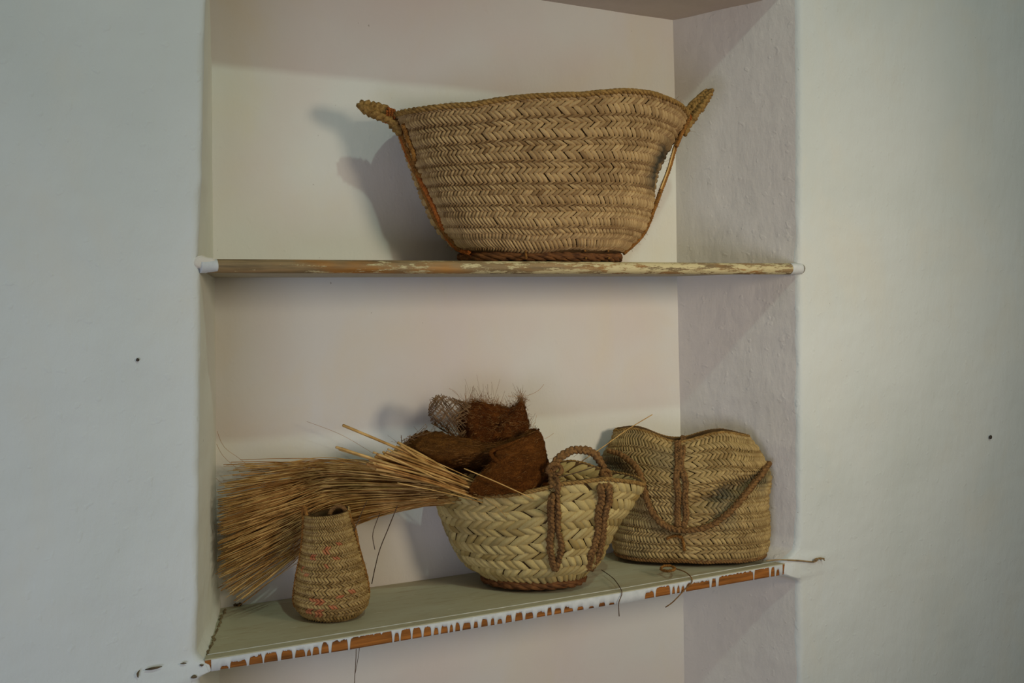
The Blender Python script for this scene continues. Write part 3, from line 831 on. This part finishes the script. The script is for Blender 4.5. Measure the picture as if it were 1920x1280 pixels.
# ---------------------------------------------------------------- straw bundle
SBp = at(800, 920, MC.y-.02)
br = thing('straw_bundle', 'bundle of dry straw stalks on the bowl basket, fanning out to the left', 'straw bundle', SBp)
ycen = MC.y
V = []; Fc = []; V2 = []; Fc2 = []
rb = random.Random(11)
for i in range(600):
    low = i % 9 == 0
    q = rb.random()**.9
    if low:                                     # sparse stalks hanging below the rest
        q = .93+rb.random()*.07; g = rb.random()
        ex = 408+g*45+rb.gauss(0, 8); ey = 1078+g*50+rb.gauss(0, 7); mx = 640+rb.gauss(0, 18); my = 972+rb.gauss(0, 7)
    else:
        ex = 406+abs(rb.gauss(0, 9))+(rb.random()**3)*60; ey = 866+(q**.8)*208+rb.gauss(0, 6)
        if q < .12: ex += rb.random()*70; ey -= 4
        mx = 640+rb.gauss(0, 20); my = 868+q*92+rb.gauss(0, 5)
    sx = 835+rb.gauss(0, 14); sy = 895+q*42+rb.gauss(0, 3)
    yS = MC.y+.005+rb.gauss(0, .014); yM = .222+max(-.025, min(.025, rb.gauss(0, .013))); yE = .14+rb.random()*.11
    P = [at(sx, sy, yS), at(mx, my, yM), at((mx+ex)/2, (my*.44+ey*.56)-3-4*q, (yM+yE)/2), at(ex, ey, yE)]
    P = smooth_path(P, .03); r = rb.uniform(.0006, .00145)
    xmin = .006
    for p in P:
        lim = interp(TL, p.z)+(interp(TLb, p.z)-interp(TL, p.z))*max(0, p.y)/DEP+.003
        if p.x < lim: p.x = lim
        if p.y > DEP-.006: p.y = DEP-.006
    if rb.random() < .6: tube(V, Fc, P, r, 4, lambda f: 1-.5*f)
    else: tube(V2, Fc2, P, r, 4, lambda f: 1-.5*f)
pydata('bristles', V, Fc, M_bristle, br)['kind'] = 'stuff'
pydata('bristles', V2, Fc2, M_bristle2, br)['kind'] = 'stuff'
# thicker cut stems, crossing back over the brush
stems = [((643,797),(900,915)),((630,838),(880,925)),((636,842),(890,930)),((640,840),(905,935))]
for i in range(52):
    t = rb.random(); sx = 690+rb.gauss(0, 14)+t*58; sy = 880-t*38+rb.gauss(0, 7)-abs(rb.gauss(0, 6))
    stems.append(((sx, sy), (862+rb.random()*60+t*10, 926+rb.gauss(0, 5)-t*4)))
for (a, b) in stems:
    y0 = MC.y-.07+rb.gauss(0, .012); y1 = MC.y-.055+rb.gauss(0, .012)
    V = []; Fc = []; mid = ((a[0]+b[0])/2+rb.gauss(0, 2), (a[1]+b[1])/2-2+rb.gauss(0, 1.5))
    P = smooth_path([at(a[0], a[1], y0), at(mid[0], mid[1], (y0+y1)/2-.004), at(b[0], b[1], y1)], .02)
    r = rb.uniform(.0011, .0027); tube(V, Fc, P, r, 6, lambda f: 1-.25*f)
    pydata('stem', V, Fc, rb.choice((M_bristle, M_bristle, M_bristle2)), br)
for (L, r) in (([(870,878),(930,903),(1000,935)], .0011), ([(745,905),(840,925),(905,942)], .001), ([(905,930),(932,950),(950,970)], .0005)):
    V = []; Fc = []; P = [at(L[0][0], L[0][1], MC.y-.09), at(L[1][0], L[1][1], MC.y-.11)]
    P.append(on(bv2, L[2][0], L[2][1], .006)); tube(V, Fc, smooth_path(P, .01), r, 5); pydata('stem', V, Fc, M_bristle, br)
# stray hairs near the left wall
for L in ([(407,808),(420,838),(450,860),(480,885)], [(406,832),(418,855),(445,878)], [(404,896),(415,905),(428,915)], [(399,955),(412,952),(440,948)], [(400,982),(408,984),(425,982)], [(575,790),(640,815),(700,850)]):
    V = []; Fc = []; tube(V, Fc, smooth_path([at(x, y, DEP-.03) for x, y in L], .01), .00035, 3)
    pydata('loose_hair', V, Fc, M_bristle2, br)

# ---------------------------------------------------------------- palm fibre sheets
def sheet(name, rows, label, thick=.0022, nu=84, nv=48, rough=.0022, seed=0, frays=(0,), fn=90, fl=.02, mat=None):
    """rows: list of rows of (px, py, Y) control points -> thick wrinkled sheet with frayed edges"""
    R_ = [[at(*p) for p in r] for r in rows]
    c = sum((p for r in R_ for p in r), Vector())/sum(len(r) for r in R_)
    t_ = thing(name, label, 'palm fibre', c)
    G = []
    for j in range(nv+1):
        row = []
        for i in range(nu+1):
            col = [crom(r, i/nu) for r in R_]; row.append(crom(col, j/nv))
        G.append(row)
    Nn = []
    for j in range(nv+1):
        for i in range(nu+1):
            du = G[j][min(i+1, nu)]-G[j][max(i-1, 0)]; dv = G[min(j+1, nv)][i]-G[max(j-1, 0)][i]
            n = du.cross(dv); Nn.append(n.normalized() if n.length > 1e-12 else Vector((0,-1,0)))
    V = []; Fc = []; w = nu+1; tot = w*(nv+1)
    rg = random.Random(seed)
    for sgn in (1, -1):
        for j in range(nv+1):
            for i in range(w):
                p = G[j][i]; n = Nn[j*w+i]
                e = min(i, nu-i, j, nv-j)
                k = rough*(noise.noise(p*45+Vector((seed,0,0)))+.8*noise.noise(p*130)+.5*noise.noise(p*300))
                jag = Vector((rg.gauss(0,1), rg.gauss(0,1), rg.gauss(0,1)))*(.0016 if e == 0 else .0003)
                if sgn < 0: jag = V[j*w+i]-(G[j][i]+n*(k+thick/2)) if True else jag
                V.append(p+n*(k+sgn*thick/2)+jag)
    for j in range(nv):
        for i in range(nu):
            a = j*w+i; Fc.append((a, a+1, a+w+1, a+w)); b = tot+a; Fc.append((b, b+w, b+w+1, b+1))
    bd = [i for i in range(w)]+[j*w+nu for j in range(1, nv+1)]+[nv*w+i for i in range(nu-1, -1, -1)]+[j*w for j in range(nv-1, 0, -1)]
    for a, b in zip(bd, bd[1:]+bd[:1]): Fc.append((a, tot+a, tot+b, b))
    pydata('sheet', V, Fc, mat or M_fibre, t_)
    # fibres: lying on the surface and sticking out at frayed edges
    V2 = []; F2 = []
    for _ in range(fn*9):
        j = rg.randrange(nv); i = rg.randrange(nu-6); n = Nn[j*w+i]*rg.choice((1,1,-1)); s = rg.randrange(3, 7)
        P = [G[min(nv, max(0, j+rg.choice((-1,0,0,1))*q//2))][i+q]+n*(thick*.6+rough*.9*abs(noise.noise(Vector((q*.7, _, 0))))+.0008) for q in range(0, s, 2)]
        if len(P) > 1: tube(V2, F2, P, rg.uniform(.0002, .0005), 3)
    for ed in frays:
        for _ in range(int(fn*2.2)):
            f = rg.random()
            if ed in (0, 2): i = int(f*nu); j = 0 if ed == 0 else nv; p = G[j][i]; q = G[3 if ed == 0 else nv-3][i]
            else: j = int(f*nv); i = 0 if ed == 3 else nu; p = G[j][i]; q = G[j][3 if ed == 3 else nu-3]
            d = (p-q).normalized(); s = Vector((rg.gauss(0,.5), rg.gauss(0,.3), rg.gauss(0,.5)))
            l = fl*rg.random()**2.2+.002
            tube(V2, F2, [q, p, p+(d+s*.6)*l*.5, p+(d+s*1.3)*l+Vector((rg.gauss(0,.3),0,rg.gauss(0,.3)))*l], rg.uniform(.00012, .00028), 3)
    o = pydata('loose_fibres', V2, F2, M_fibre2, t_); o['kind'] = 'stuff'
    return t_
y0 = MC.y
# back, upright sheet
sa = sheet('palm_fibre_sheet', [
    [(868,760,y0+.03),(895,752,y0+.02),(930,760,y0+.03),(962,764,y0+.02),(978,752,y0+.015),(984,768,y0+.02)],
    [(858,785,y0+.02),(890,780,y0+.0),(925,790,y0+.02),(955,786,y0+.0),(980,785,y0+.01),(990,792,y0+.02)],
    [(862,812,y0+.02),(890,815,y0-.01),(925,815,y0+.0),(955,812,y0-.01),(980,808,y0+.0),(992,812,y0+.02)],
    [(866,880,y0+.01),(890,880,y0-.0),(925,880,y0+.0),(955,880,y0-.0),(980,880,y0+.0),(1000,880,y0+.01)]],
    'upright dark brown palm fibre sheet with a shaggy top edge, hindmost of the fibre pieces', seed=2, frays=(0, 0, 0, 1, 3), fn=150, fl=.018, mat=M_fibreA)
# long lobe lying to the left
sb = sheet('palm_fibre_sheet', [
    [(762,828,y0-.005),(790,810,y0-.02),(830,812,y0-.03),(880,824,y0-.035),(925,830,y0-.04),(965,822,y0-.035),(992,808,y0-.03),(1008,806,y0-.02)],
    [(758,838,y0-.02),(790,832,y0-.05),(830,836,y0-.058),(880,840,y0-.06),(925,840,y0-.06),(965,830,y0-.055),(992,818,y0-.05),(1010,815,y0-.035)],
    [(764,848,y0-.02),(795,850,y0-.055),(835,854,y0-.06),(880,853,y0-.062),(925,846,y0-.06),(965,836,y0-.05),(995,825,y0-.045),(1012,826,y0-.03)],
    [(778,858,y0-.0),(805,868,y0-.025),(840,870,y0-.035),(880,866,y0-.04),(925,856,y0-.03),(965,846,y0-.02),(995,840,y0-.01),(1010,850,y0-.0)],
    [(800,868,y0+.02),(815,878,y0+.02),(845,885,y0+.02),(880,885,y0+.02),(925,880,y0+.02),(965,875,y0+.02),(995,870,y0+.03),(1010,880,y0+.03)]],
    'long lobe of brown palm fibre stretching left above the straw stalks', seed=5, frays=(3, 3, 3, 0), fn=60, fl=.016, mat=M_fibreB)
# front sheet, curled over at its top
sf = sheet('palm_fibre_sheet', [
    [(918,848,y0-.06),(925,842,y0-.072),(950,834,y0-.075),(975,824,y0-.072),(998,814,y0-.060),(1009,808,y0-.035),(1002,806,y0-.02)],
    [(920,862,y0-.075),(935,850,y0-.088),(960,838,y0-.092),(985,824,y0-.09),(1008,812,y0-.078),(1016,818,y0-.05),(1010,826,y0-.03)],
    [(905,884,y0-.08),(930,872,y0-.093),(960,860,y0-.098),(990,850,y0-.098),(1014,842,y0-.088),(1024,850,y0-.06),(1020,856,y0-.03)],
    [(885,905,y0-.08),(915,898,y0-.094),(950,890,y0-.10),(985,882,y0-.10),(1012,872,y0-.09),(1030,880,y0-.06),(1026,880,y0-.03)],
    [(880,925,y0-.075),(910,928,y0-.085),(950,925,y0-.09),(985,922,y0-.09),(1012,918,y0-.082),(1030,914,y0-.06),(1030,910,y0-.03)]],
    'reddish brown palm fibre sheet curled at the top, nearest the front rim of the basket', seed=9, frays=(3, 1, 0), fn=30, fl=.006, mat=M_fibreC)
V = []; Fc = []
tube(V, Fc, smooth_path([at(x, y, y0+d) for x, y, d in [(936,868,-.092),(925,858,-.090),(920,849,-.086),(928,842,-.084),(948,835,-.086),(972,826,-.084),(992,817,-.074),(1006,809,-.050),(1000,804,-.030),(984,808,-.030)]], .004), .0036, 8, lambda f: (1.25-.9*f)*(1+.25*noise.noise(Vector((f*30, 2, 0)))))
pydata('rolled_edge', V, Fc, M_fibreC, sf)
# open netting of fibre at the top left
nt_ = thing('palm_fibre_netting', 'loose open netting of brown palm fibre at the top left of the fibre pile', 'palm fibre', at(840, 775, y0+.02))
rn = random.Random(4); V = []; Fc = []
def net(u, v):
    g = [[(806,750),(824,741),(850,747),(880,754)],[(804,772),(828,768),(852,770),(890,772)],[(808,790),(832,794),(856,796),(890,804)],[(826,802),(842,814),(862,830),(892,850)]]
    r = [crom([Vector((x, y, 0)) for x, y in q], u) for q in g]; p = crom(r, v)
    return at(p.x, p.y, y0+.02-.03*math.sin(PI*u)*math.sin(PI*v))
for k in range(120):
    diag = k % 2; o = rn.uniform(-.8, 1.0)
    P = []
    for i in range(12):
        t = i/11; u = o+t*(.8 if diag else 1); v = t if diag else 1-t
        if -.02 <= u <= 1.05: P.append(net(u, v)+Vector((rn.gauss(0,.0012), rn.gauss(0,.003), rn.gauss(0,.0012))))
    if len(P) > 3: tube(V, Fc, smooth_path(P, .006), rn.uniform(.0004, .0009), 4)
pydata('netting', V, Fc, M_net, nt_)
V = []; Fc = []
for k in range(48):   # netting at the tip of the long lobe
    a = at(752+rn.random()*40, 815+rn.random()*30, y0-.03); b = a+Vector((rn.uniform(.0,.03), rn.gauss(0,.006), rn.uniform(-.03,.0)))
    if k % 2: b = a+Vector((rn.uniform(.01,.04), rn.gauss(0,.006), rn.uniform(.0,.02)))
    tube(V, Fc, smooth_path([a, (a+b)/2+Vector((0,0,rn.gauss(0,.003))), b], .006), rn.uniform(.0003, .0007), 4)
pydata('loose_netting', V, Fc, M_net, sb)
for L in ([(952,742),(985,742),(1008,733),(1020,720)], [(842,728),(855,735),(862,748)], [(995,805),(1002,795),(1006,778)], [(1018,824),(1030,818),(1038,812)]):
    V = []; Fc = []; tube(V, Fc, smooth_path([at(x, y, y0) for x, y in L], .006), .0003, 3)
    pydata('long_hair', V, Fc, M_bristle2, sa)

# ---------------------------------------------------------------- single straws, strings and marks
def wire(name, L, r, mat, label, cat, pts=None, fork=None, taper=None):
    V = []; Fc = []; P = pts or [at(*p) for p in L]
    tube(V, Fc, smooth_path(P, .006), r, 5, taper)
    for f in (fork or []): tube(V, Fc, smooth_path(f, .006), r*.8, 5)
    return tag(pydata(name, V, Fc, mat), label, cat)
wire('straw', [(1085,868,y0-.07),(1130,838,y0-.06),(1175,806,y0-.04),(1223,777,y0-.02)], .0009, M_bristle, 'single long straw poking up to the right out of the bowl basket', 'straw')
wire('straw', [(1042,896,y0-.11),(1080,886,y0-.115),(1118,874,y0-.11)], .0009, M_hair, 'dark thin straw lying across the front handle of the bowl basket', 'straw')
s0 = atz(1128, 1068, zsh+.002); s1 = atz(1150, 1084, zsh+.002)
wire('string', None, .0009, M_hair, 'dark string trailing over the lower shelf edge right of the bowl basket', 'string',
     pts=[s0, s1, at(1164, 1104, .004), at(1166, 1114, -.005), at(1160, 1130, -.007), at(1161, 1155, -.006)])
s0 = atz(1268, 1066, zsh+.004); s1 = atz(1285, 1072, zsh+.003)
wire('string', None, .0012, M_rope2, 'brown string from the knot of the bag-like basket, hanging over the shelf edge', 'string',
     pts=[s0, s1, at(1296, 1082, .002), at(1297, 1092, -.006), at(1285, 1104, -.006), at(1262, 1128, -.005), at(1248, 1138, -.005)])
wire('straw', [(745,948,y0-.04),(728,990,y0-.02),(712,1030,y0),(703,1065,y0+.02),(697,1094,y0+.05)], .0009, M_hair, 'bent dark stalk hanging from the straw down to the lower shelf', 'straw',
     fork=[[at(688,938,y0-.03), at(676,965,y0-.03), at(664,995,y0-.03)], [at(712,962,y0-.02), at(699,1000,y0), at(703,1030,y0)]])
zb_ = [at(668,1216,.002), at(667,1240,-.004), at(665.5,1262,-.004), at(665,1278,-.004), at(665,1292,-.004)]
wire('string', None, .0006, M_hair, 'thin dark fibre hanging beneath the lower shelf below the jar basket', 'string', pts=zb_, fork=[[at(674,1214,.002), at(671,1236,-.004), at(666,1262,-.004)]])
tw = [atz(1436, 1051, zsh+.003), at(1462,1049,-.004), at(1500,1051,-.006), at(1528,1053,-.007), at(1533,1047,-.009), at(1545,1047,-.009)]
wire('twig', None, .0016, M_twig, 'thin twig sticking out of the right end of the lower shelf', 'twig', pts=tw, fork=[[at(1524,1053,-.008), at(1530,1046,-.01), at(1540,1049,-.01)], [at(1528,1050,-.01), at(1538,1045,-.01), at(1546,1050,-.01)]])
def nail(px, py, r, label):
    c = at(px, py, 0); V = []; Fc = []
    tube(V, Fc, [c+Vector((0,.01,0)), c+Vector((0,-.003,0))], r*.45, 10)
    tube(V, Fc, [c+Vector((0,-.003,0)), c+Vector((0,-.0045,0)), c+Vector((0,-.005,0))], r, 12, lambda f: 1-.25*f*f)
    tag(pydata('nail', V, Fc, M_nail), label, 'nail')
nail(1855, 819, .0048, 'rusty nail in the wall at the far right')
nail(257, 674, .0024, 'small dark nail head in the wall left of the niche')
# dark chips in the plaster at the left end of the lower shelf
ck = []
for L, r in (([(272,1255),(290,1252),(304,1249)], .0014), ([(338,1244),(344,1243),(350,1243)], .001), ([(262,1256),(258,1262),(259,1270)], .0012), ([(358,1270),(364,1268),(369,1269)], .002), ([(374,1246),(378,1247),(382,1246)], .0012)):
    V = []; Fc = []; tube(V, Fc, smooth_path([at(x, y, -.0045) for x, y in L], .003), r, 5, lambda f: .4+math.sin(PI*f)); ck.append((V, Fc))
struct(merge('trim_5', ck, M_crack))

# ---------------------------------------------------------------- light
def area(name, loc, target, size, power, col, spread=180, sy=None):
    l = bpy.data.lights.new(name, 'AREA'); l.energy = power; l.color = col; l.shape = 'RECTANGLE'; l.size = size; l.size_y = sy or size
    l.spread = math.radians(spread)
    o = bpy.data.objects.new(name, l); C.objects.link(o); o.location = loc
    o.rotation_euler = (Vector(target)-Vector(loc)).to_track_quat('-Z', 'Y').to_euler(); return o
area('high_window_light', (.75, -3.2, 5.03), (.75, .1, 1.5), .14, 32, (.74, 1.0, .86))
area('left_fill_light', (-1.0, -2.0, .75), (1.25, .1, 1.1), 1.0, 4.7, (.60, .66, .86), 82)  # unseen soft fill, added to brighten the right jamb and front wall
area('warm_window_light', (2.0, -2.2, 1.85), (1.42, .1, 1.38), .5, 2.75, (1.0, .85, .64), 60)
w = bpy.data.worlds.new('world'); sc.world = w; w.use_nodes = True
bg = w.node_tree.nodes['Background']; bg.inputs[0].default_value = (1, .94, .86, 1); bg.inputs[1].default_value = .178

sc.view_settings.view_transform = 'Standard'; sc.view_settings.look = 'None'
sc.view_settings.exposure = 0; sc.view_settings.gamma = 1; sc.view_settings.use_curve_mapping = False
sc.cycles.use_denoising = True
for o_, S_ in ((b1, S1), (b2, S2), (b3, S3), (b4, S4)):
    q = [proj(S_(i/60, v)) for i in range(60) for v in (0, 1)]
    print('BOX', o_.name, [round(f([p[k] for p in q])) for k in (0, 1) for f in (min, max)], 'Yrange', round(min(S_(i/60, v).y for i in range(60) for v in (0, .5, 1)), 3), round(max(S_(i/60, v).y for i in range(60) for v in (0, .5, 1)), 3))
print('DEP', DEP, 'zsh', zsh, 'MC', MC, 'GC', GC, 'zush', zush)
